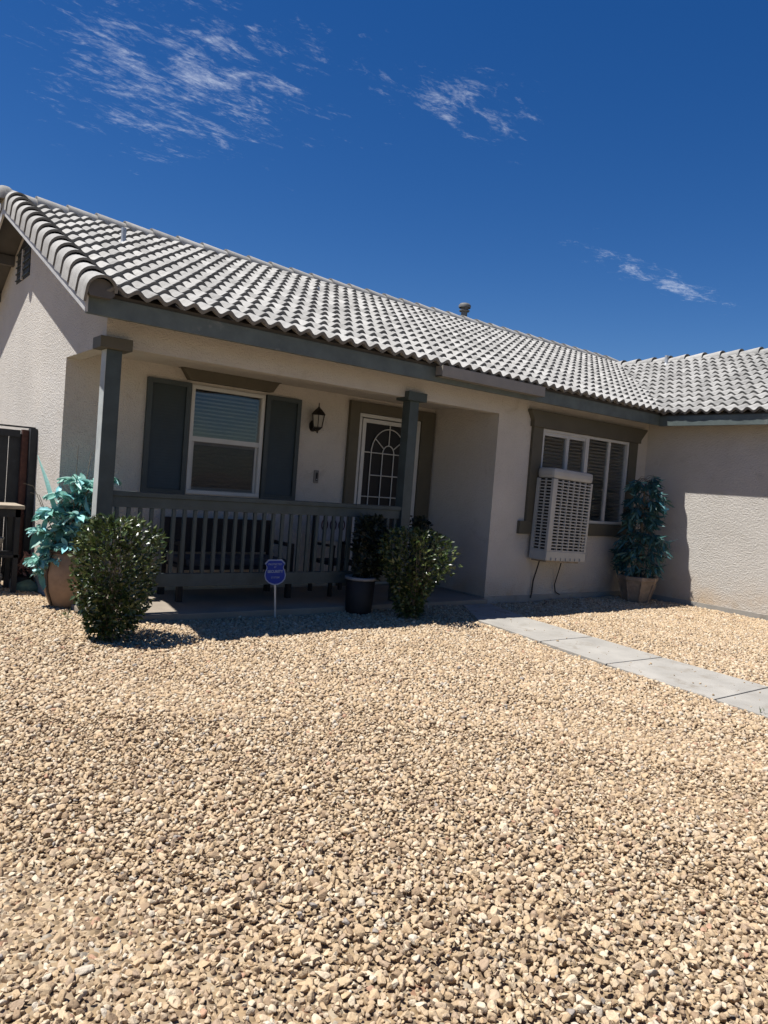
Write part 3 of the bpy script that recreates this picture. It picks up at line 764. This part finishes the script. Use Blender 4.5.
# dark potted plant between railing and second shrub
dp = thing('potted_plant', 'black pot with pale rim holding a dark leafy plant against the railing', 'potted plant', (5.03, 6.78, 0))
pb = MB(); pb.lathe([(0, .0), (.13, 0), (.15, .05), (.17, .41), (.15, .42)], (0, 0, 0), 28); pb.build('pot', 'dark', dp, fixn=False)
pb = MB(); pb.lathe([(.16, .40), (.182, .405), (.182, .435), (.16, .44), (.15, .41)], (0, 0, 0), 28); pb.build('pot_rim', simple('pale_rim', (.2, .2, .2), .4), dp, fixn=False)
pb = MB(); pb.lathe([(.155, .41), (0, .42)], (0, 0, 0), 20); pb.build('soil', 'soil', dp, fixn=False)
random.seed(5); its = []
for k in range(1700):
    z = random.uniform(.44, 1.12); a = random.uniform(0, 2*PI); r = (.19*math.sin(PI*min(1, (z-.30)/.95))**.6)*random.random()**.4
    its.append((Vector((r*math.cos(a)+.10, r*math.sin(a), z)), rv()+Vector((math.cos(a)*.5, math.sin(a)*.5, .2)), rv(), random.uniform(.05, .09)))
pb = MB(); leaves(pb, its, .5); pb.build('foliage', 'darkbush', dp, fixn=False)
pb = MB(); [pb.tube([(0, 0, .33), (random.uniform(-.1, .1), random.uniform(-.1, .1), .95)], .008, 5) for _ in range(5)]; pb.build('stem', 'twig', dp)
# dark round topped plant behind the post, on the walk
dk = thing('potted_plant', 'dark rounded plant in a clay pot on the porch, mostly hidden behind the right shrub', 'potted plant', (6.35, 7.35, .085))
pb = MB(); pb.lathe([(0, 0), (.12, 0), (.17, .28), (.18, .30), (.15, .30), (.14, .26), (0, .26)], (0, 0, 0), 24); pb.build('pot', 'urn', dk, fixn=False)
its = []
for k in range(1300):
    z = random.uniform(.27, 1.02); a = random.uniform(0, 2*PI); r = .25*math.sin(PI*min(1, (z-.15)/.9))**.6*random.random()**.4
    its.append((Vector((r*math.cos(a), r*math.sin(a), z)), rv()+Vector((0, 0, .3)), rv(), random.uniform(.04, .07)))
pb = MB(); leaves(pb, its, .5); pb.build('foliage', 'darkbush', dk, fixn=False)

# ------------------------------------------------------------------ big urn with turquoise leaves
ur = thing('planter_urn', 'tan bellied urn overflowing with large turquoise cloth leaves at the porch corner', 'planter', (2.13, 7.80, 0.0))
pb = MB(); pb.lathe([(0, .02), (.15, .02), (.175, .06), (.23, .2), (.25, .36), (.235, .50), (.205, .58)], (0, 0, 0), 36); pb.build('urn_body', 'urn', ur, fixn=False)
pb = MB(); pb.lathe([(.20, .575), (.225, .58), (.23, .61), (.205, .62), (.185, .58)], (0, 0, 0), 36)
pb.tube([(-.262*1.0+.0, -.06, z0) for z0 in ()] or [(-.20, -.10, .585), (-.225, -.10, .50), (-.24, -.10, .36), (-.22, -.09, .2), (-.165, -.07, .06)], .012, 6)
pb.build('urn_rim', 'urn_rim', ur)
pb = MB(); pb.lathe([(.2, .58), (0, .59)], (0, 0, 0), 20); pb.build('soil', 'soil', ur, fixn=False)
random.seed(21)
stem = MB(); lf = MB(); its = []; its2 = []
heads = [(-.27, -.05, 1.02, .12), (-.02, -.02, 1.36, .13), (.05, .05, 1.18, .13), (-.16, -.08, .86, .11), (.30, .05, 1.22, .13), (.18, -.02, 1.02, .12),
         (-.30, -.02, .62, .10), (-.12, -.18, .66, .10), (.08, -.16, .85, .11), (-.33, .02, .36, .08), (.33, .12, .95, .12), (-.08, .1, 1.05, .12),
         (.42, .1, 1.40, .10), (.12, .1, 1.33, .11), (-.22, .1, .75, .11), (.2, -.15, .7, .1), (-.38, -.02, .82, .09), (-.2, .0, 1.2, .12), (.0, -.12, .98, .12), (-.3, .05, .98, .11), (.12, -.05, 1.28, .12), (-.38, 0, .5, .1), (.3, -.05, .8, .12), (-.1, 0, .78, .12), (-.22, -.1, .52, .1), (.24, .0, 1.32, .1)]
heads = [(x*.86+.02, y, z*.93+.03, r*1.0) for x, y, z, r in heads]
for hx, hy, hz, hr in heads:
    h = Vector((hx, hy, hz)); s = Vector((hx*.2, hy*.2, .58))
    stem.tube([s, s.lerp(h, .5)+Vector((-hx*.15, 0, .12)), h], [.008, .007, .005], 5)
    for k in range(30):
        d = rv(); d.z = abs(d.z)*.6-.25
        p = h+d*hr*random.uniform(.1, .45)
        its.append((p, d+Vector((0, 0, -.1)), Vector((0, 0, 1))+rv()*.7, hr*random.uniform(.5, 1.25)))
    for k in range(7):
        t = random.uniform(.15, .9); p = s.lerp(h, t)
        its.append((p, rv()+Vector((hx, hy, -.2)), Vector((0, 0, 1))+rv()*.5, random.uniform(.10, .22)))
leaves(lf, its, .5, .5, 4); lf.build('leaves', 'teal', ur, fixn=False)
sp_ = MB(); leaves(sp_, [(Vector((-.05, -.05, .5)), Vector((-.22, 0, 1)), Vector((0, -1, .2)), 1.05)], .05, .3, 4)
for e in ((-.42, -.05, 1.16), (.03, .05, 1.66), (.20, .06, 1.62), (.36, .0, 1.52), (-.45, .1, 1.24)):
    stem.tube([(0, 0, .5), (e[0]*.5, e[1]*.5, e[2]*.72), (e[0]*.8, e[1], e[2]*.98), e], [.006, .004, .003, .0015], 5)
stem.build('stem', 'twig', ur, fixn=False)
sp_.build('spike_leaf', 'teal', ur, fixn=False)

# ------------------------------------------------------------------ tall dark teal plant in weathered pot by garage wall
tp_ = thing('potted_plant', 'tall drooping dark teal artificial plant in a faceted beige pot in the right hand corner', 'potted plant', (10.08, 6.50, .01))
fac = lambda a: 1/ max(math.cos((a+PI/8) % (PI/4)-PI/8), .9)
pb = MB(); pb.lathe([(0, .0), (.17, 0), (.19, .03), (.27, .30), (.285, .345)], (0, 0, 0), 8, False); pb.build('pot', 'pot', tp_, fixn=False)
pb = MB(); pb.lathe([(.28, .345), (.305, .35), (.305, .40), (.275, .41), (.26, .36)], (0, 0, 0), 8, False)
for k in range(8):
    a = 2*PI*k/8; pb.tube([(.195*math.cos(a), .195*math.sin(a), .03), (.275*math.cos(a), .275*math.sin(a), .31)], .014, 5)
pb.build('pot_rim', 'pot', tp_)
pb = MB(); pb.lathe([(.27, .36), (0, .37)], (0, 0, 0), 16); pb.build('soil', 'soil', tp_, fixn=False)
random.seed(31); its = []; st = MB()
st.tube([(0, 0, .36), (.01, .0, .9), (-.02, .01, 1.4), (-.02, 0, 1.85)], [.025, .022, .018, .01], 7)
for k in range(118):
    z = random.uniform(.50, 1.90); a = random.uniform(0, 2*PI)
    rmax = .41 if z < 1.05 else (.33 if z > 1.35 else .30)
    if z > 1.7: rmax = .24
    c0 = Vector((0, 0, z+.05)); e = Vector((math.cos(a)*rmax*random.uniform(.45, 1), math.sin(a)*rmax*random.uniform(.45, 1), z-random.uniform(-.05, .1)))
    st.tube([c0, c0.lerp(e, .5)+Vector((0, 0, .05)), e], [.006, .004, .003], 4)
    for j in range(15):
        d = rv()*.8+Vector((math.cos(a)*.5, math.sin(a)*.5, -.75)); p = c0.lerp(e, random.uniform(.45, 1.05))+rv()*.03
        its.append((p, d, rv(), random.uniform(.09, .19)))
lf = MB(); leaves(lf, its, .2, .2, 4); lf.build('leaves', 'tealdark', tp_, fixn=False)
st.build('stem', 'twig', tp_, fixn=False)
pt = MB(); leaves(pt, [(Vector((.20, -.24, 1.44))+rv()*.03, rv()+Vector((0, 0, .5)), rv(), .09) for _ in range(7)], .5, .3, 4); pt.build('flower', 'cyan', tp_, fixn=False)

# ------------------------------------------------------------------ yard sign
sg = thing('yard_sign', 'small blue shield shaped security sign on a thin metal stake', 'yard sign', (3.94, 6.76, 0))
def shield(s, dz=0):
    h = [(0, .155), (.075, .155), (.115, .112), (.098, .085), (.095, .06), (.112, .02), (.120, -.03), (.108, -.075), (.078, -.108), (.04, -.128), (0, -.136)]
    h = [(x*s, z*s) for x, z in h]; return h+[(-x, z) for x, z in reversed(h[1:-1])]
SZ = .49
rot = Matrix.Rotation(math.radians(-24), 4, 'Z') @ Matrix.Rotation(math.radians(-4), 4, 'Y')
def SG_(name, mb, mat, **k):
    o = mb.build(name, mat, sg, **k); o.matrix_local = rot; return o
SG_('stake', MB().box(-.009, .009, .002, .010, -.02, SZ+.06), 'galv')
SG_('sign_border', MB().prism([(x, z+SZ) for x, z in shield(.93)], 'y', -.008, .0), 'signwhite')
SG_('sign_face', MB().prism([(x, z+SZ+.001) for x, z in shield(.84)], 'y', -.011, -.0085), 'blue')
def text(s, size, z, y=-.0135, mat='signwhite', bold=0):
    cu = bpy.data.curves.new('lettering', 'FONT'); cu.body = s; cu.size = size; cu.align_x = 'CENTER'; cu.align_y = 'CENTER'; cu.extrude = .0008; cu.offset = bold
    tmp = bpy.data.objects.new('tmp', cu); COL.objects.link(tmp); dg = bpy.context.evaluated_depsgraph_get(); dg.update()
    me = bpy.data.meshes.new_from_object(tmp.evaluated_get(dg)); bpy.data.objects.remove(tmp)
    o = link('lettering', me, mat, sg); o.matrix_local = rot @ Matrix.Translation((0, y, z)) @ Matrix.Rotation(PI/2, 4, 'X'); return o
text('PROTECTED', .026, SZ+.094, bold=.0006); text('BY', .020, SZ+.064, bold=.0004)
text('SECURITY', .036, SZ+.018, bold=.0018); text('SYSTEM', .026, SZ-.045, bold=.0003)

# ------------------------------------------------------------------ porch furniture (seen between balusters)
bn = thing('porch_bench', 'black slatted porch bench with grey seat cushion behind the railing', 'bench', (3.85, 7.9, .085))
bk = MB(); bk.box(-.68, .68, .10, .13, .48, .80)
bk.box(-.70, -.64, .08, .15, 0, .87); bk.box(.64, .70, .08, .15, 0, .87); bk.box(-.64, .64, .085, .145, .80, .87)
bk.build('backrest', 'blackfab', bn, bevel=.004)
st = MB(); st.box(-.64, .64, -.40, .08, .34, .38); st.build('seat', 'blackfab', bn, bevel=.004)
st = MB(); st.box(-.62, .62, -.40, .07, .381, .46); st.build('cushion', 'greyfab', bn, bevel=.025)
for sx in (-.70, .64):
    MB().box(sx, sx+.06, -.42, -.36, 0, .60).build('leg', 'blackfab', bn, bevel=.004); MB().box(sx, sx+.06, -.42, .08, .602, .64).build('armrest', 'blackfab', bn, bevel=.004)
ch = thing('patio_chair', 'dark patio chair with a pale ring patterned back cushion left of the front door', 'chair', (5.33, 7.72, .085))
st = MB(); st.box(-.25, .25, -.25, .22, .38, .42); st.build('seat', 'blackfab', ch, bevel=.004)
for sx in (-.25, .21):
    MB().box(sx, sx+.04, -.25, -.21, 0, .60).build('leg', 'blackfab', ch); MB().box(sx, sx+.04, .20, .24, 0, 1.0).build('leg', 'blackfab', ch)
    MB().box(sx, sx+.04, -.26, .20, .602, .63).build('armrest', 'blackfab', ch)
cu = MB().box(-.21, .21, .14, .20, .64, 1.01).build('back_cushion', 'palefab', ch, bevel=.02)
rr = MB()
for x in (-.13, .0, .13): rr.tube([(x+.045*math.cos(2*PI*k/16), .138, .85+.07*math.sin(2*PI*k/16)) for k in range(17)], .008, 5)
rr.build('ring_pattern', 'ringred', cu)

# ------------------------------------------------------------------ side gate, fence and the things by it
gt = thing('side_gate', 'dark stained board gate with rusty hinge post against the side wall', 'gate', (1.3, 9.4, 0))
def G(name, mat, *b, parent=None):
    o = MB().box(*b).build(name, mat, gt if parent is None else parent, bevel=.003); 
    o.matrix_parent_inverse = Matrix.Translation((-1.3, -9.4, 0)); return o
bd = MB(); x = .42
while x < 1.9:
    bd.box(x, min(x+.132, 1.944), 9.405, 9.425, .05, 1.76); x += .14
o = bd.build('board_panel', 'gate', gt); o.matrix_parent_inverse = Matrix.Translation((-1.3, -9.4, 0))
G('top_rail', 'gate', .42, 1.93, 9.37, 9.404, 1.72, 1.80); G('bottom_rail', 'gate', .42, 1.93, 9.37, 9.404, .12, .22)
G('hinge_post', 'rust', 1.945, 2.015, 9.36, 9.43, 0, 1.81)
G('side_board', 'gate', 2.02, 2.095, 9.30, 9.42, 0, 1.83)
G('cap_rail', 'gate', .38, 2.095, 9.40, 9.44, 1.832, 1.85)
fn = thing('board_fence', 'dark stained board fence left of the gate', 'fence', (-2.3, 9.4, 0))
bd = MB(); x = -5.0
while x < .24: bd.box(x+2.3, x+2.3+.128, .005, .025, .03, 1.78); x += .14
bd.build('boards', 'gate', fn)
for px in (-5.0, -2.4, .28):
    MB().box(px+2.3, px+2.4, -.06, .0, 0, 1.85).build('post', 'gate', fn, bevel=.004)
tb = thing('side_table', 'weathered wooden bench table by the gate, sunlit top', 'table', (1.42, 8.95, 0))
MB().box(-.55, .46, -.25, .25, .93, .97).build('tabletop', 'tabletop', tb, bevel=.006)
for sx, sy in ((-.5, -.2), (.38, -.2), (-.5, .18), (.38, .18)): MB().box(sx, sx+.05, sy, sy+.05, 0, .929).build('leg', 'gate', tb)
MB().box(-.5, .43, -.2, -.17, .84, .929).build('apron', 'gate', tb)
MB().box(-.52, .44, -.2, .2, .40, .43).build('shelf', 'gate', tb)
def ornament(loc, prof_, mat, label, name='garden_ornament', cat='ornament'):
    mb = MB(); mb.lathe(prof_, (0, 0, 0), 18); o = mb.build(name, mat, fixn=False); o.location = loc; tag(o, label, cat); return o
ornament((1.74, 9.17, .0), [(0, 0), (.06, 0), (.055, .03), (.03, .06), (.045, .11), (.05, .15), (.025, .19), (.032, .22), (.03, .25), (0, .27)], 'greystone', 'small grey cast stone ornament on the gravel behind the side table')
ornament((1.90, 9.17, .0), [(0, 0), (.05, 0), (.055, .05), (.04, .10), (.025, .12), (.035, .16), (.02, .20), (0, .21)], 'greystone', 'shorter grey stone ornament next to the green rock by the urn')
ornament((1.62, 8.93, .431), [(0, 0), (.08, 0), (.11, .15), (.12, .17), (.10, .17), (.09, .13), (0, .13)], 'greystone', 'grey bowl pot on the lower shelf of the side table', 'flower_pot', 'pot')
bm = bmesh.new(); bmesh.ops.create_icosphere(bm, subdivisions=3, radius=1)
for v in bm.verts:
    s = 1+.12*math.sin(v.co.x*4+1)*math.cos(v.co.y*5); v.co = Vector((v.co.x*.13*s, v.co.y*.10*s, max(-.02, v.co.z*.10*s)))
me = bpy.data.meshes.new('rock'); bm.to_mesh(me); bm.free()
o = link('rock', me, 'greenstone'); o.location = (2.0, 8.95, .02); tag(o, 'low dark green rock on the gravel left of the big urn', 'rock')
pk = thing('potted_flower', 'dusty pink spray of leaves in a dark pot between table and urn', 'potted plant', (2.0, 9.12, 0))
pb = MB(); pb.lathe([(0, 0), (.07, 0), (.1, .14), (.085, .14), (0, .12)], (0, 0, 0), 16); pb.build('pot', 'dark', pk, fixn=False)
random.seed(8); lf = MB(); leaves(lf, [(Vector((random.uniform(-.06, .06), random.uniform(-.05, .05), random.uniform(.14, .38))), rv()+Vector((0, 0, .4)), rv(), random.uniform(.05, .10)) for _ in range(38)], .4, .3, 4)
lf.build('leaves', 'pink', pk, fixn=False)
# weeds
def weed(loc, label, n=22, s=.09):
    t = MB(); its = []
    for k in range(n):
        a = random.uniform(0, 2*PI); its.append((Vector((random.uniform(-.03, .03), random.uniform(-.03, .03), random.uniform(0, .05))), Vector((math.cos(a), math.sin(a), random.uniform(.3, 1.6))), rv(), s*random.uniform(.5, 1.2)))
    leaves(t, its, .2, .3, 4); o = t.build('weed', 'weed', fixn=False); o.location = loc; tag(o, label, 'weed')
random.seed(14)
weed((5.62, 2.50, .0), 'small weed growing at the near edge of the concrete path', 14, .055)
weed((1.95, 7.18, .02), 'low weed in the gravel left of the rounded shrub', 16, .06)

mb = MB(); its = []
random.seed(77)
for cx_, cy_, sp_r, k_ in ((2.12, 6.15, .55, 60), (5.42, 6.2, .6, 60), (2.1, 7.3, .35, 25), (10.0, 6.2, .5, 20), (8.2, 6.7, .8, 20)):
    for k in range(k_):
        x, y = random.gauss(cx_, sp_r*.55), random.gauss(cy_, sp_r*.4)
        if y > 6.82 and x > 2.1 and x < 7.3: continue
        its.append((Vector((x, y, .032+random.random()*.012)), Vector((random.uniform(-1, 1), random.uniform(-1, 1), random.uniform(-.1, .25))), Vector((random.uniform(-.3, .3), random.uniform(-.3, .3), 1)), random.uniform(.025, .05)))
leaves(mb, its, .5, .5, 4)
ll = mb.build('leaf_litter', leaf_mat('dry_leaf', [(0, (.10, .06, .03)), (.6, (.22, .14, .07)), (1, (.33, .25, .13))], .8, .1), fixn=False)
ll['kind'] = 'stuff'; tag(ll, 'dry brown fallen leaves scattered under the shrubs', 'leaves')

# ------------------------------------------------------------------ camera
cam = bpy.data.cameras.new('camera'); co = bpy.data.objects.new('camera', cam); COL.objects.link(co)
cam.sensor_fit = 'VERTICAL'; cam.sensor_height = 36; cam.lens = FPX/1024*36; cam.clip_start = .05; cam.clip_end = 3000
mt = Matrix(((RM[0][0], RM[1][0], -RM[2][0], 0), (RM[0][1], RM[1][1], -RM[2][1], 0), (RM[0][2], RM[1][2], -RM[2][2], 1.5), (0, 0, 0, 1)))
co.matrix_world = mt; scene.camera = co

# ------------------------------------------------------------------ sun and sky
sd = Vector((-.377, .172, 1)).normalized()
sun = bpy.data.lights.new('sun', 'SUN'); so = bpy.data.objects.new('sun', sun); COL.objects.link(so)
sun.energy = 5.0; sun.angle = math.radians(.5); sun.color = (1, .972, .93)
so.rotation_euler = sd.to_track_quat('Z', 'Y').to_euler(); so.location = (-8, 6, 20)
w = bpy.data.worlds.new('World'); scene.world = w; w.use_nodes = True; nt = w.node_tree; nt.nodes.clear()
out = nt.nodes.new('ShaderNodeOutputWorld'); bg = nt.nodes.new('ShaderNodeBackground'); bg.inputs['Strength'].default_value = .050
sky = nt.nodes.new('ShaderNodeTexSky'); sky.sky_type = 'NISHITA'; sky.sun_disc = False
sky.sun_elevation = math.asin(sd.z); sky.sun_rotation = math.atan2(sd.x, sd.y); sky.altitude = 900; sky.air_density = 1.0; sky.dust_density = .3; sky.ozone_density = 3.0
# thin cirrus projected onto a high flat layer
geo = nt.nodes.new('ShaderNodeTexCoord'); sep = nt.nodes.new('ShaderNodeSeparateXYZ'); L(nt, geo.outputs['Generated'], sep.inputs[0])
mz = N(nt, 'ShaderNodeMath', operation='MAXIMUM'); mz.inputs[1].default_value = .03; L(nt, sep.outputs['Z'], mz.inputs[0])
dx = N(nt, 'ShaderNodeMath', operation='DIVIDE'); dy = N(nt, 'ShaderNodeMath', operation='DIVIDE')
L(nt, sep.outputs['X'], dx.inputs[0]); L(nt, mz.outputs[0], dx.inputs[1]); L(nt, sep.outputs['Y'], dy.inputs[0]); L(nt, mz.outputs[0], dy.inputs[1])
cb = nt.nodes.new('ShaderNodeCombineXYZ'); L(nt, dx.outputs[0], cb.inputs[0]); L(nt, dy.outputs[0], cb.inputs[1])
mp = nt.nodes.new('ShaderNodeMapping'); mp.inputs['Scale'].default_value = (6.5, 12.0, 1); mp.inputs['Rotation'].default_value = (0, 0, math.radians(-12)); L(nt, cb.outputs[0], mp.inputs[0])
n1 = N(nt, 'ShaderNodeTexNoise', Scale=1.0, Detail=10.0, Roughness=.68, Distortion=.5); L(nt, mp.outputs[0], n1.inputs['Vector'])
n2 = N(nt, 'ShaderNodeTexNoise', Scale=5.0, Detail=6.0, Roughness=.7, Distortion=.8); L(nt, mp.outputs[0], n2.inputs['Vector'])
def blob(cx, cy, rx, ry, amp):
    m1 = nt.nodes.new('ShaderNodeMapping'); m1.vector_type = 'POINT'
    m1.inputs['Location'].default_value = (-cx/rx, -cy/ry, 0); m1.inputs['Scale'].default_value = (1/rx, 1/ry, 1); L(nt, cb.outputs[0], m1.inputs[0])
    ln = N(nt, 'ShaderNodeVectorMath', operation='LENGTH'); L(nt, m1.outputs[0], ln.inputs[0])
    mr = N(nt, 'ShaderNodeMapRange', interpolation_type='SMOOTHSTEP'); mr.inputs['From Min'].default_value = 1; mr.inputs['From Max'].default_value = .0
    mr.inputs['To Min'].default_value = 0; mr.inputs['To Max'].default_value = amp; L(nt, ln.outputs['Value'], mr.inputs['Value']); return mr.outputs[0]
acc = None
for b_ in ((.74, 1.95, .72, .95, .295), (1.32, 1.48, .5, .3, .27), (2.98, 1.92, 1.2, .22, .31)):
    s = blob(*b_)
    if acc is None: acc = s
    else:
        a = N(nt, 'ShaderNodeMath', operation='MAXIMUM'); L(nt, acc, a.inputs[0]); L(nt, s, a.inputs[1]); acc = a.outputs[0]
a1 = N(nt, 'ShaderNodeMath', operation='ADD'); L(nt, n1.outputs['Fac'], a1.inputs[0]); L(nt, acc, a1.inputs[1])
a2 = N(nt, 'ShaderNodeMath', operation='MULTIPLY_ADD'); L(nt, n2.outputs['Fac'], a2.inputs[0]); a2.inputs[1].default_value = .45; L(nt, a1.outputs[0], a2.inputs[2])
cr = ramp(nt, [(0, (0, 0, 0)), (1, (1, 1, 1))]); mrr = N(nt, 'ShaderNodeMapRange', interpolation_type='SMOOTHSTEP')
mrr.inputs['From Min'].default_value = .92; mrr.inputs['From Max'].default_value = 1.42; mrr.inputs['To Max'].default_value = .52
L(nt, a2.outputs[0], mrr.inputs['Value'])
mx = N(nt, 'ShaderNodeMix', data_type='RGBA'); L(nt, mrr.outputs[0], mx.inputs[0])
hs = N(nt, 'ShaderNodeHueSaturation', Hue=.511, Saturation=1.36, Value=1.1); L(nt, sky.outputs[0], hs.inputs['Color'])
L(nt, hs.outputs[0], mx.inputs[6]); mx.inputs[7].default_value = (13, 13.6, 14.6, 1)
L(nt, mx.outputs[2], bg.inputs['Color']); L(nt, bg.outputs[0], out.inputs['Surface'])

vs_ = scene.view_settings; vs_.view_transform = 'Standard'; vs_.look = 'None'; vs_.exposure = .74; vs_.gamma = 1; vs_.use_curve_mapping = False
scene.cycles.use_denoising = True; scene.cycles.max_bounces = 8; scene.cycles.transparent_max_bounces = 12
